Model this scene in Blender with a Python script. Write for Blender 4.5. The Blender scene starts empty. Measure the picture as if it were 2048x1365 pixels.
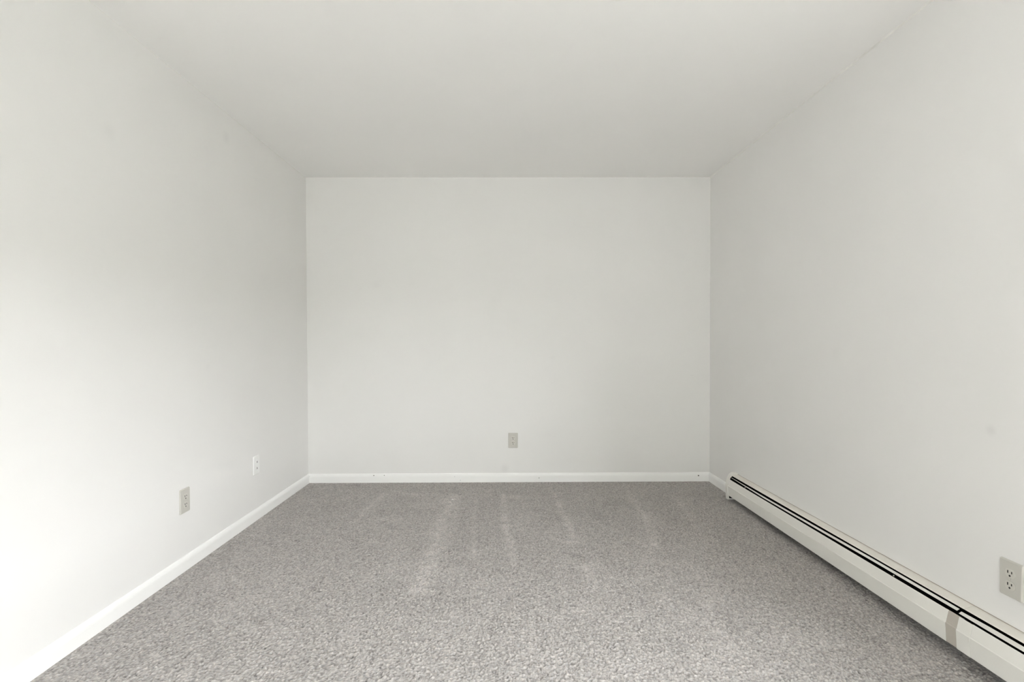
import bpy, bmesh, math
import numpy as np
from mathutils import Matrix, Vector

# ------------------------------------------------------------------ scene
scene = bpy.context.scene
COL = scene.collection

# room, metres: camera stands at x = 0, y = 0 and looks along +y
H = 2.40                      # ceiling height
D = 4.0371                    # camera to back wall
YF = -2.40                    # wall behind the camera
CZ = 1.1052                   # camera height
def XL(y): return -1.56136 - 0.003246 * (D - y)      # face of left wall
def XR(y): return 1.61402 + 0.004044 * (D - y)       # face of right wall

# ------------------------------------------------------------------ camera
F_PX, CX, CY = 1024.0, 1017.58, 700.83
R = Matrix(((0.9999777, -0.00602556, -0.00288105),
            (0.00598063, 0.99986419, -0.01535718),
            (0.0029732, 0.01533961, 0.99987792)))
cam_data = bpy.data.cameras.new('camera')
cam = bpy.data.objects.new('camera', cam_data)
COL.objects.link(cam)
right, fwd, up = R[0].copy(), R[1].copy(), R[2].copy()
m = Matrix((right, up, -fwd)).transposed().to_4x4()
m.translation = (0, 0, CZ)
cam.matrix_world = m
cam_data.sensor_width = 36.0
cam_data.sensor_fit = 'HORIZONTAL'
cam_data.lens = 36.0 * F_PX / 2048.0
cam_data.shift_x = (1024.0 - CX) / 2048.0
cam_data.shift_y = (CY - 682.5) / 2048.0
cam_data.clip_start = 0.05
scene.camera = cam

# ------------------------------------------------------------------ sky and exposure
SKY = 62.0
world = bpy.data.worlds.new('overcast_sky')
scene.world = world
world.use_nodes = True
bg = world.node_tree.nodes['Background']
bg.inputs['Color'].default_value = (0.97, 0.99, 1.012, 1)     # even overcast
bg.inputs['Strength'].default_value = SKY
vs = scene.view_settings
vs.view_transform = 'Standard'
vs.look = 'None'
vs.gamma = 1.0
vs.use_curve_mapping = False
vs.exposure = -0.07
scene.cycles.max_bounces = 12
scene.cycles.diffuse_bounces = 10
scene.cycles.transparent_max_bounces = 8

# window openings behind the camera: (wall, along0, along1, sill, head)
WINDOWS = [('front', -1.40, 1.20, 0.28, 1.10), ('right', 0.14, 1.01, 1.015, 1.985)]

def portal(name, loc, rot, sx, sy):
    l = bpy.data.lights.new(name, 'AREA')
    l.shape = 'RECTANGLE'; l.size = sx; l.size_y = sy
    l.cycles.is_portal = True
    o = bpy.data.objects.new(name, l); COL.objects.link(o)
    o.location = loc; o.rotation_euler = rot
for i, (w, a0, a1, s0, s1) in enumerate(WINDOWS):
    if w == 'front':
        portal('window_daylight_portal', ((a0 + a1) / 2, YF - 0.11, (s0 + s1) / 2), (math.radians(90), 0, 0), a1 - a0, s1 - s0)
    else:
        yc = (a0 + a1) / 2
        portal('window_daylight_portal', (XR(yc) + 0.11, yc, (s0 + s1) / 2), (math.radians(90), 0, math.radians(90)), a1 - a0, s1 - s0)

# ------------------------------------------------------------------ materials
def new_mat(name, color, rough=0.6, spec=0.3, metallic=0.0):
    mt = bpy.data.materials.new(name); mt.use_nodes = True
    b = mt.node_tree.nodes['Principled BSDF']
    b.inputs['Base Color'].default_value = (*color, 1)
    b.inputs['Roughness'].default_value = rough
    b.inputs['Specular IOR Level'].default_value = spec
    b.inputs['Metallic'].default_value = metallic
    return mt
def nd(mt, t, **kw):
    n = mt.node_tree.nodes.new(t)
    for k, v in kw.items():
        if k.startswith('i_'):
            n.inputs[int(k[2:]) if k[2:].isdigit() else k[2:]].default_value = v
        else: setattr(n, k, v)
    return n
def lk(mt, a, b): mt.node_tree.links.new(a, b)

def grain(mt, scale, strength, dist, vary=0.0):
    """fine relief and faint unevenness of the colour"""
    b = mt.node_tree.nodes['Principled BSDF']
    tc = nd(mt, 'ShaderNodeTexCoord')
    n = nd(mt, 'ShaderNodeTexNoise'); n.inputs['Scale'].default_value = scale; n.inputs['Detail'].default_value = 3
    lk(mt, tc.outputs['Object'], n.inputs['Vector'])
    bp = nd(mt, 'ShaderNodeBump'); bp.inputs['Strength'].default_value = strength; bp.inputs['Distance'].default_value = dist
    lk(mt, n.outputs['Fac'], bp.inputs['Height']); lk(mt, bp.outputs['Normal'], b.inputs['Normal'])
    if vary:
        n2 = nd(mt, 'ShaderNodeTexNoise'); n2.inputs['Scale'].default_value = 6.0; n2.inputs['Detail'].default_value = 4
        lk(mt, tc.outputs['Object'], n2.inputs['Vector'])
        mr = nd(mt, 'ShaderNodeMapRange'); mr.inputs[1].default_value = 0.3; mr.inputs[2].default_value = 0.7
        mr.inputs[3].default_value = 1 - vary; mr.inputs[4].default_value = 1 + vary
        lk(mt, n2.outputs['Fac'], mr.inputs[0])
        mx = nd(mt, 'ShaderNodeVectorMath', operation='SCALE'); mx.inputs[0].default_value = b.inputs['Base Color'].default_value[:3]
        lk(mt, mr.outputs[0], mx.inputs['Scale']); lk(mt, mx.outputs[0], b.inputs['Base Color'])
    return mt

PAINT = (0.807, 0.801, 0.790)
CEIL = (0.890, 0.884, 0.873)
def wall_paint(name, color=PAINT, spots=()):
    """matt roller-painted plaster; spots = (centre, radius, darkening, stretch) are scuffs and patched places"""
    mt = new_mat(name, color, 0.75, 0.15)
    b = mt.node_tree.nodes['Principled BSDF']
    tc = nd(mt, 'ShaderNodeTexCoord')
    n = nd(mt, 'ShaderNodeTexNoise'); n.inputs['Scale'].default_value = 260; n.inputs['Detail'].default_value = 2
    lk(mt, tc.outputs['Object'], n.inputs['Vector'])
    bp = nd(mt, 'ShaderNodeBump'); bp.inputs['Strength'].default_value = 0.10; bp.inputs['Distance'].default_value = 0.0015
    lk(mt, n.outputs['Fac'], bp.inputs['Height']); lk(mt, bp.outputs['Normal'], b.inputs['Normal'])
    n2 = nd(mt, 'ShaderNodeTexNoise'); n2.inputs['Scale'].default_value = 2.3; n2.inputs['Detail'].default_value = 5
    lk(mt, tc.outputs['Object'], n2.inputs['Vector'])
    mr = nd(mt, 'ShaderNodeMapRange'); mr.inputs[1].default_value = 0.3; mr.inputs[2].default_value = 0.7
    mr.inputs[3].default_value = 0.992; mr.inputs[4].default_value = 1.008
    lk(mt, n2.outputs['Fac'], mr.inputs[0])
    fac = mr.outputs[0]
    for c, r, dk, st in spots:
        sub = nd(mt, 'ShaderNodeVectorMath', operation='SUBTRACT'); sub.inputs[1].default_value = c
        lk(mt, tc.outputs['Object'], sub.inputs[0])
        mul = nd(mt, 'ShaderNodeVectorMath', operation='MULTIPLY'); mul.inputs[1].default_value = st
        lk(mt, sub.outputs[0], mul.inputs[0])
        ln = nd(mt, 'ShaderNodeVectorMath', operation='LENGTH'); lk(mt, mul.outputs[0], ln.inputs[0])
        m2 = nd(mt, 'ShaderNodeMapRange', interpolation_type='SMOOTHSTEP'); m2.inputs[1].default_value = 0; m2.inputs[2].default_value = r
        m2.inputs[3].default_value = 1 - dk; m2.inputs[4].default_value = 1
        lk(mt, ln.outputs['Value'], m2.inputs[0])
        mm = nd(mt, 'ShaderNodeMath', operation='MULTIPLY'); lk(mt, fac, mm.inputs[0]); lk(mt, m2.outputs[0], mm.inputs[1])
        fac = mm.outputs[0]
    mx = nd(mt, 'ShaderNodeVectorMath', operation='SCALE'); mx.inputs[0].default_value = color
    lk(mt, fac, mx.inputs['Scale']); lk(mt, mx.outputs[0], b.inputs['Base Color'])
    return mt

M = {}
M['wall_back'] = wall_paint('back_wall_paint', spots=[((-0.009, D, 0.105), 0.05, 0.07, (1, 1, 1)), ((1.473, D, 0.84), 0.018, 0.10, (1, 1, 5)),
                                                      ((-1.02, D, 1.56), 0.05, 0.025, (1, 1, 1)), ((0.37, D, 0.98), 0.03, 0.02, (1, 1, 1))])
M['wall_left'] = wall_paint('left_wall_paint', spots=[((XL(2.9), 2.90, 2.259), 0.055, 0.05, (0, 1, 1)), ((XL(2.05), 2.05, 1.95), 0.05, 0.03, (0, 1, 1)),
                                                      ((XL(2.7), 2.70, 0.98), 0.03, 0.02, (0, 1, 1))])
M['wall_right'] = wall_paint('right_wall_paint', spots=[((XR(1.7), 1.701, 0.806), 0.028, 0.07, (0, 1, 1)), ((XR(2.5), 2.5, 1.05), 0.05, 0.02, (0, 1, 1))])
M['wall_front'] = wall_paint('front_wall_paint')
M['ceiling'] = wall_paint('ceiling_paint', CEIL)
M['trim'] = grain(new_mat('trim_white_paint', (0.90, 0.90, 0.89), 0.4, 0.4), 40, 0.05, 0.002, 0.01)
M['caulk'] = new_mat('caulk_bead', (0.80, 0.79, 0.76), 0.6, 0.3)
M['hole_shadow'] = new_mat('nail_hole_shadow', (0.10, 0.09, 0.08), 0.9, 0.1)  # dark colour painted for the shade inside the nail holes
M['heater'] = grain(new_mat('heater_enamel', (0.80, 0.79, 0.75), 0.38, 0.45), 30, 0.04, 0.002, 0.012)
M['heater_top'] = grain(new_mat('heater_top_enamel', (0.79, 0.765, 0.71), 0.42, 0.4), 30, 0.04, 0.002, 0.015)
M['heater_bare'] = grain(new_mat('heater_bare_beige', (0.50, 0.465, 0.415), 0.55, 0.3), 60, 0.06, 0.002, 0.05)
M['heater_cavity_shade'] = new_mat('heater_interior_shade', (0.004, 0.004, 0.004), 0.9, 0.05)  # near-black colour puts the shade inside the heater into the material
M['seam'] = new_mat('seam_brown', (0.42, 0.37, 0.32), 0.8, 0.2)
M['plate'] = grain(new_mat('outlet_beige_plastic', (0.555, 0.54, 0.50), 0.35, 0.45), 80, 0.03, 0.001, 0.01)
M['recept'] = new_mat('receptacle_plastic', (0.60, 0.585, 0.54), 0.3, 0.5)
M['slot'] = new_mat('slot_dark', (0.03, 0.028, 0.025), 0.7, 0.2)
M['jack_plate'] = new_mat('white_plastic', (0.86, 0.86, 0.85), 0.3, 0.5)
M['jack_hole'] = new_mat('jack_hole_dark', (0.08, 0.08, 0.08), 0.5, 0.4)
M['screw'] = new_mat('screw_metal', (0.62, 0.60, 0.56), 0.35, 0.5, 0.6)
M['lint'] = new_mat('white_lint', (0.95, 0.94, 0.92), 0.9, 0.1)
M['grass'] = grain(new_mat('outdoor_ground', (0.145, 0.15, 0.135), 0.9, 0.1), 4, 0.1, 0.02, 0.05)

gl = bpy.data.materials.new('window_glass'); gl.use_nodes = True
nt = gl.node_tree; nt.nodes.remove(nt.nodes['Principled BSDF'])
tr = nt.nodes.new('ShaderNodeBsdfTransparent'); go = nt.nodes.new('ShaderNodeBsdfGlossy'); go.inputs['Roughness'].default_value = 0.02
mxs = nt.nodes.new('ShaderNodeMixShader'); mxs.inputs[0].default_value = 0.06
nt.links.new(tr.outputs[0], mxs.inputs[1]); nt.links.new(go.outputs[0], mxs.inputs[2])
nt.links.new(mxs.outputs[0], nt.nodes['Material Output'].inputs['Surface'])
M['glass'] = gl

# carpet: yarn colour and nap come from mesh attributes
cm = new_mat('carpet_pile', (0.4, 0.38, 0.36), 0.95, 0.05)
b = cm.node_tree.nodes['Principled BSDF']
at = nd(cm, 'ShaderNodeAttribute', attribute_name='yarn'); at.attribute_type = 'GEOMETRY'
lk(cm, at.outputs['Color'], b.inputs['Base Color'])
b.inputs['Sheen Weight'].default_value = 0.12
b.inputs['Sheen Roughness'].default_value = 0.5
M['carpet'] = cm

# ------------------------------------------------------------------ mesh helpers
def obj(name, bm, mat, parent=None, smooth=False):
    me = bpy.data.meshes.new(name)
    bmesh.ops.recalc_face_normals(bm, faces=bm.faces[:])
    bm.to_mesh(me); bm.free()
    if smooth:
        for p in me.polygons: p.use_smooth = True
    if mat is not None: me.materials.append(M[mat])
    o = bpy.data.objects.new(name, me); COL.objects.link(o)
    if parent is not None: o.parent = parent
    return o
def structure(o, label=None):
    o['kind'] = 'structure'
    if label: o['label'] = label
    return o
def tag(o, label, cat, group=None):
    o['label'] = label; o['category'] = cat
    if group: o['group'] = group
    return o
def empty(name, mw):
    o = bpy.data.objects.new(name, None); COL.objects.link(o)
    o.empty_display_size = 0.05
    o.matrix_world = mw
    return o
def box(bm, x0, x1, y0, y1, z0, z1, bev=0.0, seg=2):
    vs_ = [bm.verts.new((x, y, z)) for x in (x0, x1) for y in (y0, y1) for z in (z0, z1)]
    fs = [(0, 1, 3, 2), (4, 6, 7, 5), (0, 4, 5, 1), (2, 3, 7, 6), (0, 2, 6, 4), (1, 5, 7, 3)]
    faces = [bm.faces.new([vs_[i] for i in f]) for f in fs]
    if bev:
        es = list({e for f in faces for e in f.edges})
        bmesh.ops.bevel(bm, geom=es, offset=bev, segments=seg, profile=0.5, affect='EDGES')
    return bm
def hexa(bm, pts):
    """eight corners: bottom ring then top ring"""
    v = [bm.verts.new(p) for p in pts]
    for f in [(0, 3, 2, 1), (4, 5, 6, 7), (0, 1, 5, 4), (1, 2, 6, 5), (2, 3, 7, 6), (3, 0, 4, 7)]:
        bm.faces.new([v[i] for i in f])
    return bm
def sweep(bm, profile, frames, closed=True, caps=True):
    """profile = [(a, b)], frames = list of functions (a, b) -> point"""
    rings = [[bm.verts.new(fr(a, b)) for a, b in profile] for fr in frames]
    n = len(profile)
    for r0, r1 in zip(rings, rings[1:]):
        for i in range(n if closed else n - 1):
            j = (i + 1) % n
            bm.faces.new((r0[i], r0[j], r1[j], r1[i]))
    if caps and closed:
        bm.faces.new(rings[0]); bm.faces.new(rings[-1][::-1])
    return bm

# ------------------------------------------------------------------ room shell
T = 0.12
def slab(name, pts, mat, label):
    bm = bmesh.new(); hexa(bm, pts)
    return structure(obj(name, bm, mat), label)
y0, y1 = YF, D
slab('wall_back', [(XL(y1) - T, y1, -0.02), (XR(y1) + T, y1, -0.02), (XR(y1) + T, y1 + T, -0.02), (XL(y1) - T, y1 + T, -0.02),
                   (XL(y1) - T, y1, H + 0.02), (XR(y1) + T, y1, H + 0.02), (XR(y1) + T, y1 + T, H + 0.02), (XL(y1) - T, y1 + T, H + 0.02)],
     'wall_back', 'bare off-white back wall above the grey carpet')
slab('ceiling', [(XL(y0) - T, y0 - T, H), (XR(y0) + T, y0 - T, H), (XR(y1) + T, y1 + T, H), (XL(y1) - T, y1 + T, H),
                 (XL(y0) - T, y0 - T, H + T), (XR(y0) + T, y0 - T, H + T), (XR(y1) + T, y1 + T, H + T), (XL(y1) - T, y1 + T, H + T)],
     'ceiling', 'smooth off-white ceiling')

def wall_with_holes(name, mat, label, P, a0, a1, holes):
    """P(a, z, t) gives the point at a along the wall, height z, depth t into the wall"""
    bm = bmesh.new()
    As = sorted({a0, a1, *[h[0] for h in holes], *[h[1] for h in holes]})
    Zs = sorted({-0.02, H + 0.02, *[h[2] for h in holes], *[h[3] for h in holes]})
    def solid(i, j):
        if not (0 <= i < len(As) - 1 and 0 <= j < len(Zs) - 1): return False
        ac, zc = (As[i] + As[i + 1]) / 2, (Zs[j] + Zs[j + 1]) / 2
        return not any(h[0] < ac < h[1] and h[2] < zc < h[3] for h in holes)
    for i in range(len(As) - 1):
        for j in range(len(Zs) - 1):
            if not solid(i, j): continue
            q = [(As[i], Zs[j]), (As[i + 1], Zs[j]), (As[i + 1], Zs[j + 1]), (As[i], Zs[j + 1])]
            for t in (0, T):
                bm.faces.new([bm.verts.new(P(a, z, t)) for a, z in q])
            for k, (di, dj) in enumerate([(0, -1), (1, 0), (0, 1), (-1, 0)]):
                if not solid(i + di, j + dj):
                    (aa, za), (ab, zb) = q[k], q[(k + 1) % 4]
                    bm.faces.new([bm.verts.new(p) for p in (P(aa, za, 0), P(ab, zb, 0), P(ab, zb, T), P(aa, za, T))])
    bmesh.ops.remove_doubles(bm, verts=bm.verts[:], dist=1e-5)
    return structure(obj(name, bm, mat), label)
PL = lambda a, z, t: (XL(a) - t, a, z)
PR = lambda a, z, t: (XR(a) + t, a, z)
PF = lambda a, z, t: (a, YF - t, z)
wall_with_holes('wall_left', 'wall_left', 'bare off-white left wall with an outlet and a jack plate', PL, YF - T, D, [])
wall_with_holes('wall_right', 'wall_right', 'bare off-white right wall above the baseboard heater', PR, YF - T, D, [w[1:] for w in WINDOWS if w[0] == 'right'])
wall_with_holes('wall_front', 'wall_front', 'off-white wall with a window behind the camera', PF, XL(YF), XR(YF), [w[1:] for w in WINDOWS if w[0] == 'front'])

# windows in the walls behind the camera: frame, centre mullion, sill and panes
for k, (w, a0, a1, s0, s1) in enumerate(WINDOWS):
    P = PF if w == 'front' else PR
    def bar(bm, aa, ab, za, zb, ta, tb):
        hexa(bm, [P(aa, za, ta), P(ab, za, ta), P(ab, za, tb), P(aa, za, tb), P(aa, zb, ta), P(ab, zb, ta), P(ab, zb, tb), P(aa, zb, tb)])
    fw = 0.05
    bm = bmesh.new()
    bar(bm, a0, a1, s0, s0 + fw, 0.03, 0.09); bar(bm, a0, a1, s1 - fw, s1, 0.03, 0.09)
    bar(bm, a0, a0 + fw, s0 + fw, s1 - fw, 0.03, 0.09); bar(bm, a1 - fw, a1, s0 + fw, s1 - fw, 0.03, 0.09)
    am = (a0 + a1) / 2
    bar(bm, am - fw / 2, am + fw / 2, s0 + fw, s1 - fw, 0.03, 0.09)
    wo = structure(obj('window_%d' % (k + 1), bm, 'trim'), 'white framed window behind the camera')
    for p0, p1 in ((a0 + fw, am - fw / 2), (am + fw / 2, a1 - fw)):
        bm = bmesh.new(); bar(bm, p0, p1, s0 + fw, s1 - fw, 0.057, 0.061)
        obj('pane', bm, 'glass', wo)
    bm = bmesh.new(); bar(bm, a0 - 0.04, a1 + 0.04, s0 - 0.025, s0, -0.035, 0.03)
    obj('window_sill', bm, 'trim', wo)

# outdoor ground below the window
bm = bmesh.new()
def ground_height(x, y):
    r = max(0.0, x - 2.0, YF - y - 0.3)
    return -0.35 + 4.3 * min(1.0, max(0.0, (r - 4.0) / 9.0)) ** 1.5      # lawn, then a made-up bank that cuts off the low sky
xs = [1.80, 3, 5, 6, 7, 8, 9, 10, 11, 12, 13, 14, 15, 17, 20, 30]
gxs = [-v for v in xs[::-1]] + xs; gys = [YF - v for v in xs[::-1]] + [YF - 0.14, 0, 3, 6, 10, 20, 30]
gv = {(i, j): bm.verts.new((x, y, ground_height(x, y))) for i, x in enumerate(gxs) for j, y in enumerate(gys)}
for i in range(len(gxs) - 1):
    for j in range(len(gys) - 1):
        if gxs[i] < 1.7 and gys[j] >= YF - 0.15: continue
        bm.faces.new((gv[i, j], gv[i + 1, j], gv[i + 1, j + 1], gv[i, j + 1]))
structure(obj('ground', bm, 'grass'), 'unseen grass outside the windows, its bank added to block low sky')

# ------------------------------------------------------------------ carpet floor
rng = np.random.default_rng(7)
CELL = 0.0034
YN = 1.25                                    # fine pile from here to the back wall
def to_floor(u, v):
    d = R.transposed() @ Vector(((u - CX) / F_PX, 1.0, -(v - CY) / F_PX))
    t = -CZ / d.z
    return d.x * t, d.y * t
# vacuum tracks: (points on the floor, width, strength): the nap lies the other way there
TRACKS = [
    ([(768, 988), (738, 1016), (707, 1046)], 0.022, 0.14),
    ([(796, 985), (843, 991)], 0.035, 0.12),
    ([(905, 995), (896, 1022), (881, 1053), (878, 1083), (864, 1118), (835, 1180)], 0.050, 0.17),
    ([(812, 1030), (768, 1038), (800, 1046)], 0.028, 0.12),
    ([(953, 998), (946, 1042), (949, 1111)], 0.016, 0.11),
    ([(1007, 991), (1011, 1042), (1018, 1087), (1028, 1131)], 0.026, 0.17),
    ([(1007, 995), (1048, 995)], 0.045, 0.12),
    ([(1110, 988), (1130, 1036), (1147, 1077)], 0.020, 0.17),
    ([(1125, 1083), (1150, 1083)], 0.035, 0.12),
    ([(1100, 986), (1122, 987)], 0.025, 0.10),
    ([(1260, 991), (1284, 1025), (1301, 1060), (1312, 1095)], 0.030, 0.14),
    ([(1346, 991), (1380, 1032), (1397, 1060)], 0.020, 0.12),
    ([(1175, 1131), (1188, 1165), (1206, 1200)], 0.030, 0.07),
    ([(1385, 1135), (1412, 1200), (1440, 1290)], 0.025, 0.08),
    ([(1284, 1080), (1330, 1160), (1370, 1235)], 0.050, 0.06),
    ([(760, 1135), (810, 1145), (900, 1140)], 0.060, 0.06),
]
def carpet():
    nx = int(round((XR(YN) - XL(YN)) / CELL)); ny = int(round((D - YN) / CELL))
    ys = np.linspace(YN, D, ny + 1); tt = np.linspace(0, 1, nx + 1)
    xl = np.array([XL(y) for y in ys]); xr = np.array([XR(y) for y in ys])
    X = xl[:, None] + (xr - xl)[:, None] * tt[None, :]
    Y = np.repeat(ys[:, None], nx + 1, 1)
    X[1:-1, 1:-1] += rng.uniform(-0.3, 0.3, X[1:-1, 1:-1].shape) * CELL
    Y[1:-1, 1:-1] += rng.uniform(-0.3, 0.3, X[1:-1, 1:-1].shape) * CELL
    w = rng.normal(0, 1, X.shape)
    s = w + 0.30 * (np.roll(w, 1, 0) + np.roll(w, -1, 0) + np.roll(w, 1, 1) + np.roll(w, -1, 1))
    s /= s.std()
    Z = np.clip(s, -2.2, 2.2) * 0.0016 - 0.001
    edge = np.minimum(np.minimum(X - xl[:, None], xr[:, None] - X), D - Y)
    Z = Z * np.clip((edge - 0.010) / 0.02, 0.12, 1)           # tucked flat along the baseboards
    # broad unevenness of the nap
    def smooth_noise(step, seed):
        g = np.random.default_rng(seed)
        gy, gx = int((D - YN) / step) + 3, int(3.3 / step) + 3
        n = g.normal(0, 1, (gy, gx))
        fy = (Y - YN) / step; fx = (X + 1.65) / step
        iy = np.clip(fy.astype(int), 0, gy - 2); ix = np.clip(fx.astype(int), 0, gx - 2)
        ty = fy - iy; tx = fx - ix
        ty = ty * ty * (3 - 2 * ty); tx = tx * tx * (3 - 2 * tx)
        return (n[iy, ix] * (1 - ty) * (1 - tx) + n[iy + 1, ix] * ty * (1 - tx) + n[iy, ix + 1] * (1 - ty) * tx + n[iy + 1, ix + 1] * ty * tx)
    nap = 0.020 * smooth_noise(0.16, 3) + 0.020 * smooth_noise(0.06, 4) + 0.012 * smooth_noise(0.022, 5)
    wob = smooth_noise(0.05, 6)
    trk = np.zeros_like(X)
    for pts, wd, am in TRACKS:
        P = [to_floor(*p) for p in pts]
        best = np.full(X.shape, 1e9)
        for (ax, ay), (bx, by) in zip(P, P[1:]):
            dx, dy = bx - ax, by - ay
            t = np.clip(((X - ax) * dx + (Y - ay) * dy) / (dx * dx + dy * dy), 0, 1)
            best = np.minimum(best, np.hypot(X - ax - t * dx, Y - ay - t * dy))
        trk = np.maximum(trk, 1.05 * am * np.exp(-(best / (wd * (1 + 0.25 * wob))) ** 2))
    nap = nap + trk * np.clip(1 + 0.45 * smooth_noise(0.03, 8), 0.1, 2)
    # colour: grey-beige yarn, each tuft a little different, darker where the pile dips
    v = 1 + nap + 0.19 * s + 0.12 * rng.normal(0, 1, X.shape)
    v = np.clip(v, 0.35, 1.7)
    base = np.array(CARPET)
    hue = rng.normal(0, 0.018, X.shape)
    C = np.ones(X.shape + (4,), np.float32)
    C[..., 0] = base[0] * v * (1 + hue); C[..., 1] = base[1] * v; C[..., 2] = base[2] * v * (1 - hue)
    nv = X.size
    co = np.stack([X, Y, Z], -1).reshape(-1, 3)
    idx = np.arange(nv).reshape(X.shape)
    q = np.stack([idx[:-1, :-1], idx[:-1, 1:], idx[1:, 1:], idx[1:, :-1]], -1).reshape(-1, 4)
    # plain carpet nearer than the frame, down to the wall behind the camera
    ext = np.array([[XL(YF), YF, -0.001], [XR(YF), YF, -0.001], [XR(YN), YN, -0.001], [XL(YN), YN, -0.001]])
    co = np.vstack([co, ext]); q = np.vstack([q, np.arange(nv, nv + 4)[None]])
    C = np.vstack([C.reshape(-1, 4), np.tile(np.array([*base, 1.0], np.float32), (4, 1))])
    me = bpy.data.meshes.new('floor')
    me.vertices.add(len(co)); me.vertices.foreach_set('co', co.astype(np.float32).ravel())
    me.loops.add(q.size); me.loops.foreach_set('vertex_index', q.astype(np.int32).ravel())
    me.polygons.add(len(q)); me.polygons.foreach_set('loop_start', np.arange(0, q.size, 4, dtype=np.int32))
    me.polygons.foreach_set('use_smooth', np.ones(len(q), bool))
    me.update(calc_edges=True)
    a = me.attributes.new('yarn', 'FLOAT_COLOR', 'POINT'); a.data.foreach_set('color', C.astype(np.float32).ravel())
    me.materials.append(M['carpet'])
    o = bpy.data.objects.new('floor', me); COL.objects.link(o)
    structure(o, 'grey-beige cut pile carpet with vacuum tracks')
CARPET = (0.372, 0.354, 0.339)
carpet()

# ------------------------------------------------------------------ baseboards
BP = [(0, -0.012), (0.0115, -0.012), (0.0115, 0.046), (0.0108, 0.053), (0.0088, 0.060), (0.0058, 0.0665), (0.003, 0.070), (0, 0.071)]
def baseboard(name, frames, label):
    bm = bmesh.new(); sweep(bm, BP, frames)
    return structure(obj(name, bm, 'trim'), label)
HY = 3.588                                     # far end of the heater
base_back = baseboard('baseboard_back', [lambda a, z: (XL(D) + 0.0, D - a, z), lambda a, z: (XR(D), D - a, z)], 'white baseboard along the back wall')
baseboard('baseboard_left', [lambda a, z: (XL(D - a) + a, D - a, z), lambda a, z: (XL(YF) + a, YF, z)], 'white baseboard along the left wall')
baseboard('baseboard_right', [lambda a, z: (XR(D - a) - a, D - a, z), lambda a, z: (XR(HY) - a, HY - 0.004, z)], 'short white baseboard between back corner and heater')
baseboard('baseboard_front', [lambda a, z: (XL(YF), YF + a, z), lambda a, z: (XR(YF), YF + a, z)], 'white baseboard behind the camera')
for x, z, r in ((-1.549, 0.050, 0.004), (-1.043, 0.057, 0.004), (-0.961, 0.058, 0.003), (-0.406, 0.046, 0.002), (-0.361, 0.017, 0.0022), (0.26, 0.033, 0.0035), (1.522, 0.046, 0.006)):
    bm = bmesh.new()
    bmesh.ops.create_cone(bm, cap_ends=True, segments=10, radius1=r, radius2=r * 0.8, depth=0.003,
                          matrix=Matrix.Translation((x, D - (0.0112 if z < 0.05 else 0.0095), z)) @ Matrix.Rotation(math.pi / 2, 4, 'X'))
    obj('nail_hole', bm, 'hole_shadow', base_back)

# paint bead where right wall meets ceiling
bm = bmesh.new()
sweep(bm, [(0, 0), (0.006, 0), (0.0035, 0.0035), (0, 0.006)], [lambda a, b: (XR(D) - a, D, H - b), lambda a, b: (XR(YF) - a, YF, H - b)])
structure(obj('trim_1', bm, 'caulk'), 'thin paint bead between right wall and ceiling')

# ------------------------------------------------------------------ baseboard heater on the right wall
HN = 0.35                                      # near end, out of the frame
JT0, JT1, JS = 1.788, 1.742, 1.692             # bare band, splice cover, next panel
heater = empty('baseboard_heater', Matrix.Translation((XR(3.55), 3.55, 0.0)))
def tilt(y): return -0.0068 * (y - 1.65) / 1.45       # the heater hangs a few millimetres lower at its far end
def hp(y):
    return lambda d, h: (XR(y) - d, y, h + tilt(y))
def hpart(name, prof, ya, yb, mat, steps=1, smooth=False, parent=heater):
    bm = bmesh.new()
    sweep(bm, prof, [hp(ya + (yb - ya) * i / steps) for i in range(steps + 1)])
    o = obj(name, bm, mat, smooth=smooth)
    o.parent = parent
    o.matrix_parent_inverse = Matrix.Translation(-Vector(heater.location))
    return o
def thick(path, t):
    """open path given a thickness t on its inner side"""
    n = len(path); out = []
    for i, (a, b_) in enumerate(path):
        p0 = Vector(path[max(i - 1, 0)]); p1 = Vector(path[min(i + 1, n - 1)])
        d = (p1 - p0).normalized()
        out.append((a + d.y * t, b_ - d.x * t))
    return path + out[::-1]
# back plate and cavity, coloured near-black to stand in for shade
hpart('back_plate', [(0.0, 0.019), (0.0015, 0.019), (0.0015, 0.1835), (0.0, 0.1835)], HN, 3.556, 'heater_cavity_shade')
hpart('end_shade_sheet', [(0.002, 0.022), (0.060, 0.022), (0.064, 0.059), (0.066, 0.107), (0.0575, 0.148), (0.051, 0.165), (0.039, 0.176), (0.010, 0.184), (0.002, 0.185)], 3.5445, 3.5460, 'heater_cavity_shade')  # added black sheet that hides the lit face of the end cap
hpart('inner_baffle', thick([(0.0018, 0.155), (0.030, 0.151), (0.052, 0.133), (0.058, 0.068)], -0.0015), HN, 3.552, 'heater_cavity_shade')
# top covers: from the wall forward, front edge turned down
TOP = thick([(0.0018, 0.1868), (0.010, 0.1862), (0.034, 0.1797), (0.0375, 0.1776), (0.0380, 0.1755)], 0.0012)
hpart('top_cover', TOP, 1.750, 3.548, 'heater_top')
hpart('top_cover', TOP, HN, 1.7485, 'heater_top')
hpart('wall_seam', [(0.0, 0.1873), (0.0022, 0.1873), (0.0022, 0.1886), (0.0, 0.1886)], HN, 3.548, 'seam')  # brownish strip where the top cover meets the wall
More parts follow.
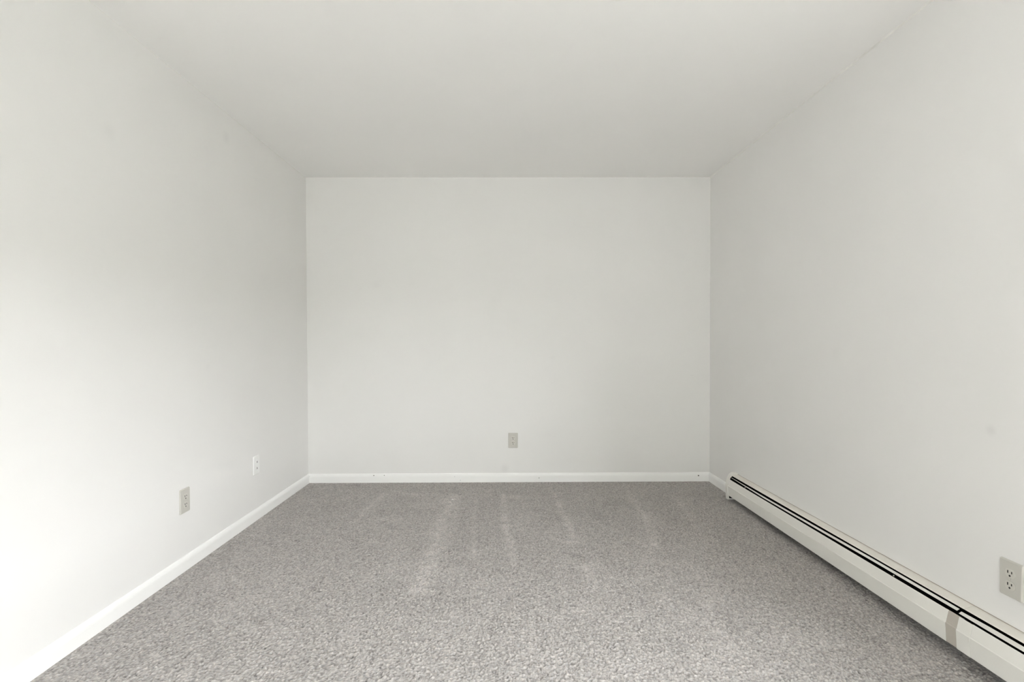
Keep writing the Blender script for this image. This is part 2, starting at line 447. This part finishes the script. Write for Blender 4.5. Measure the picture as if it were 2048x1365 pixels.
# front panels with a crease, top edge turned in, bottom lip turned back
PANEL = thick([(0.052, 0.1495), (0.0575, 0.1530), (0.0600, 0.1508), (0.0688, 0.1110), (0.0712, 0.1090), (0.0712, 0.1075), (0.0672, 0.0440), (0.0662, 0.0420), (0.058, 0.0420)], 0.0010)
def shift(prof, s): return [(a + s, b_) for a, b_ in prof]
hpart('front_panel', PANEL, JT0, 3.549, 'heater')
hpart('front_panel', shift(PANEL, -0.0002), HN, JS + 0.004, 'heater')
o = hpart('joint_strip', shift(PANEL, -0.0016), JT1 - 0.01, JT0 + 0.01, 'heater_bare'); o['label'] = 'bare beige metal strip at the panel joint'
hpart('splice_cover', shift(PANEL, 0.0016), JS, JT1 + 0.001, 'heater')
# damper strips lying in the slot, each a little twisted along its length
def damper(ya, yb, keys, mat='heater'):
    bm = bmesh.new(); n = 40; rings = []
    for i in range(n + 1):
        t = i / n; y = ya + (yb - ya) * t
        k = np.array([np.interp(t, [q[0] for q in keys], [q[1][j] for q in keys]) for j in range(4)])
        (da, ha, db, hb) = k
        dv = Vector((db - da, hb - ha)); nn = Vector((dv.y, -dv.x)).normalized() * 0.0012
        rings.append([bm.verts.new((XR(y) - a_, y, h_ + tilt(y))) for a_, h_ in ((da, ha), (db, hb), (db + nn.x, hb + nn.y), (da + nn.x, ha + nn.y))])
    for r0, r1 in zip(rings, rings[1:]):
        for i in range(4):
            bm.faces.new((r0[i], r0[(i + 1) % 4], r1[(i + 1) % 4], r1[i]))
    bm.faces.new(rings[0]); bm.faces.new(rings[-1][::-1])
    o = obj('damper_strip', bm, mat); o.parent = heater
    o.matrix_parent_inverse = Matrix.Translation(-Vector(heater.location))
    return o
#          (t, (d back, h back, d front, h front))
damper(1.765, 3.549, [(0, (0.041, 0.1697, 0.0500, 0.1640)), (0.24, (0.041, 0.1697, 0.0500, 0.1640)), (0.41, (0.041, 0.1665, 0.0500, 0.1605)), (0.75, (0.041, 0.1630, 0.0500, 0.1585)), (1, (0.044, 0.1660, 0.0470, 0.1652))])
damper(HN, 1.755, [(0, (0.039, 0.1665, 0.0525, 0.1590)), (0.93, (0.039, 0.1665, 0.0525, 0.1590)), (1, (0.043, 0.1655, 0.0520, 0.1595))])
# end cap: rounded cover over the far end
CAP = [(0.0, 0.013), (0.0695, 0.013), (0.0720, 0.049), (0.0745, 0.108), (0.0690, 0.135), (0.0635, 0.156), (0.0590, 0.168), (0.053, 0.179), (0.047, 0.1865), (0.040, 0.192), (0.028, 0.1970), (0.012, 0.1975), (0.0, 0.196)]
bm = bmesh.new()
CAPIN = [(0.0 if a == 0 else a - 0.004, h if h < 0.02 else h - 0.004) for a, h in CAP]
sweep(bm, CAP, [hp(3.5465), hp(3.578)], caps=False)
r_out = [bm.verts.new(hp(3.588)(*p)) for p in CAPIN]
bm.verts.ensure_lookup_table()
last = bm.verts[len(CAP):2 * len(CAP)]
for i in range(len(CAP)):
    j = (i + 1) % len(CAP); bm.faces.new((last[i], last[j], r_out[j], r_out[i]))
bm.faces.new(r_out)
first = bm.verts[0:len(CAP)]
bm.faces.new(first[::-1])
o = obj('end_cap', bm, 'heater'); o.parent = heater; o.matrix_parent_inverse = Matrix.Translation(-Vector(heater.location))
# little screws holding the damper
for y, d, h in ((3.325, 0.0545, 0.1580), (2.05, 0.0535, 0.1570)):
    bm = bmesh.new()
    bmesh.ops.create_uvsphere(bm, u_segments=10, v_segments=6, radius=0.0028, matrix=Matrix.Translation((XR(y) - d, y, h + tilt(y))))
    o = obj('screw', bm, 'screw', smooth=True); o.parent = heater; o.matrix_parent_inverse = Matrix.Translation(-Vector(heater.location))
tag(heater, 'long off-white baseboard heater with black slots along the right wall', 'heater')

# ------------------------------------------------------------------ outlets: local x across, z up, -y out of the wall
def rounded_plate(w, h, t, r=0.004, edge=0.003):
    bm = bmesh.new()
    def ring(sx, sz, y):
        pts = []
        for cx, cz, a0 in ((1, 1, 0), (-1, 1, 90), (-1, -1, 180), (1, -1, 270)):
            for k in range(4):
                a = math.radians(a0 + 30 * k)
                pts.append(bm.verts.new((cx * (sx / 2 - r) + r * math.cos(a), y, cz * (sz / 2 - r) + r * math.sin(a))))
        return pts
    rs = [ring(w, h, 0.0), ring(w, h, -t * 0.35), ring(w - edge * 0.6, h - edge * 0.6, -t * 0.75), ring(w - 2 * edge, h - 2 * edge, -t)]
    for a, c in zip(rs, rs[1:]):
        for i in range(16): bm.faces.new((a[i], a[(i + 1) % 16], c[(i + 1) % 16], c[i]))
    bm.faces.new(rs[-1]); bm.faces.new(rs[0][::-1])
    return bm
def disc(r, flat, ya, yb, seg=28):
    """round boss flattened at top and bottom"""
    bm = bmesh.new()
    def ring(k, y):
        return [bm.verts.new((k * r * math.cos(2 * math.pi * i / seg), y, max(-flat, min(flat, k * r * math.sin(2 * math.pi * i / seg))))) for i in range(seg)]
    a, c, e = ring(1, ya), ring(1, yb + 0.0006), ring(0.95, yb)
    for p, q in ((a, c), (c, e)):
        for i in range(seg): bm.faces.new((p[i], p[(i + 1) % seg], q[(i + 1) % seg], q[i]))
    bm.faces.new(e); bm.faces.new(a[::-1])
    return bm
def child(name, bm, mat, parent, loc=(0, 0, 0), smooth=False):
    o = obj(name, bm, mat, parent, smooth); o.location = loc
    return o
PW, PH, PT = 0.0755, 0.1185, 0.0065
def outlet(mw, label, tilt=0.0):
    e = empty('wall_outlet', mw)
    child('cover_plate', rounded_plate(PW, PH, PT), 'plate', e)
    for sz in (1, -1):
        rc = child('receptacle', disc(0.0172, 0.0142, -PT + 0.002, -PT - 0.0018), 'recept', e, (0, 0, sz * 0.0195))
        for sx, hh in ((-0.0064, 0.0088), (0.0064, 0.0072)):
            bm = bmesh.new(); box(bm, sx - 0.0017, sx + 0.0017, -PT - 0.0021, -PT, 0.0035 - hh / 2, 0.0035 + hh / 2)
            child('slot', bm, 'slot', rc)
        bm = bmesh.new()
        bmesh.ops.create_cone(bm, cap_ends=True, segments=12, radius1=0.0032, radius2=0.0032, depth=0.003,
                              matrix=Matrix.Translation((0, -PT - 0.0006, -0.0082)) @ Matrix.Rotation(math.pi / 2, 4, 'X'))
        child('ground_hole', bm, 'slot', rc)
    bm = bmesh.new()
    bmesh.ops.create_cone(bm, cap_ends=True, segments=14, radius1=0.0030, radius2=0.0036, depth=0.002,
                          matrix=Matrix.Translation((0, -PT - 0.0004, 0)) @ Matrix.Rotation(math.pi / 2, 4, 'X'))
    child('screw', bm, 'screw', e)
    return tag(e, label, 'outlet', 'duplex outlets on the walls')
rotL = Matrix.Rotation(math.radians(90) + 0.003246, 4, 'Z')      # faces +x
rotR = Matrix.Rotation(-math.radians(90) + 0.004044 * -1, 4, 'Z')
outlet(Matrix.Translation((0.056, D, 0.3295)), 'beige duplex outlet centred low on the back wall')
outlet(Matrix.Translation((XL(2.4885), 2.4885, 0.3395)) @ rotL, 'beige duplex outlet on the left wall, nearer the camera than the white jack plate')
outlet(Matrix.Translation((XR(1.6225), 1.6225, 0.3390)) @ rotR, 'beige duplex outlet on the right wall above the heater')

# white jack plate on the left wall by the back corner
e = empty('jack_plate', Matrix.Translation((XL(3.200), 3.200, 0.3420)) @ rotL)
child('cover_plate', rounded_plate(0.0755, 0.115, 0.0055), 'jack_plate', e)
for sz in (1, -1):
    j = child('jack', disc(0.0125, 0.0125, -0.004, -0.0075), 'jack_plate', e, (0, 0, sz * 0.0195))
    bm = bmesh.new()
    box(bm, -0.0035, 0.0035, -0.0079, -0.006, -0.0058, 0.0058)
    child('jack_hole', bm, 'jack_hole', j)
for sz in (1, -1):
    bm = bmesh.new()
    bmesh.ops.create_cone(bm, cap_ends=True, segments=12, radius1=0.0026, radius2=0.003, depth=0.0015,
                          matrix=Matrix.Translation((0, -0.0060, sz * 0.044)) @ Matrix.Rotation(math.pi / 2, 4, 'X'))
    child('screw', bm, 'jack_plate', e)
tag(e, 'white two-port jack plate on the left wall near the back corner', 'jack plate')

# scrap of white lint on the carpet
bm = bmesh.new()
pts = [(-0.0085, -0.001), (-0.004, -0.0045), (0.002, -0.002), (0.0085, -0.003), (0.0075, 0.002), (0.001, 0.0035), (-0.006, 0.003)]
lo = [bm.verts.new((x, y, 0)) for x, y in pts]; hi = [bm.verts.new((x * 0.9, y * 0.9, 0.003 + 0.002 * math.sin(9 * i))) for i, (x, y) in enumerate(pts)]
for i in range(len(pts)):
    k = (i + 1) % len(pts); bm.faces.new((lo[i], lo[k], hi[k], hi[i]))
bm.faces.new(lo[::-1]); bm.faces.new(hi)
o = obj('lint_scrap', bm, 'lint'); o.location = (-0.377, 3.5814, 0.0012)
tag(o, 'tiny scrap of white lint lying on the grey carpet', 'lint')
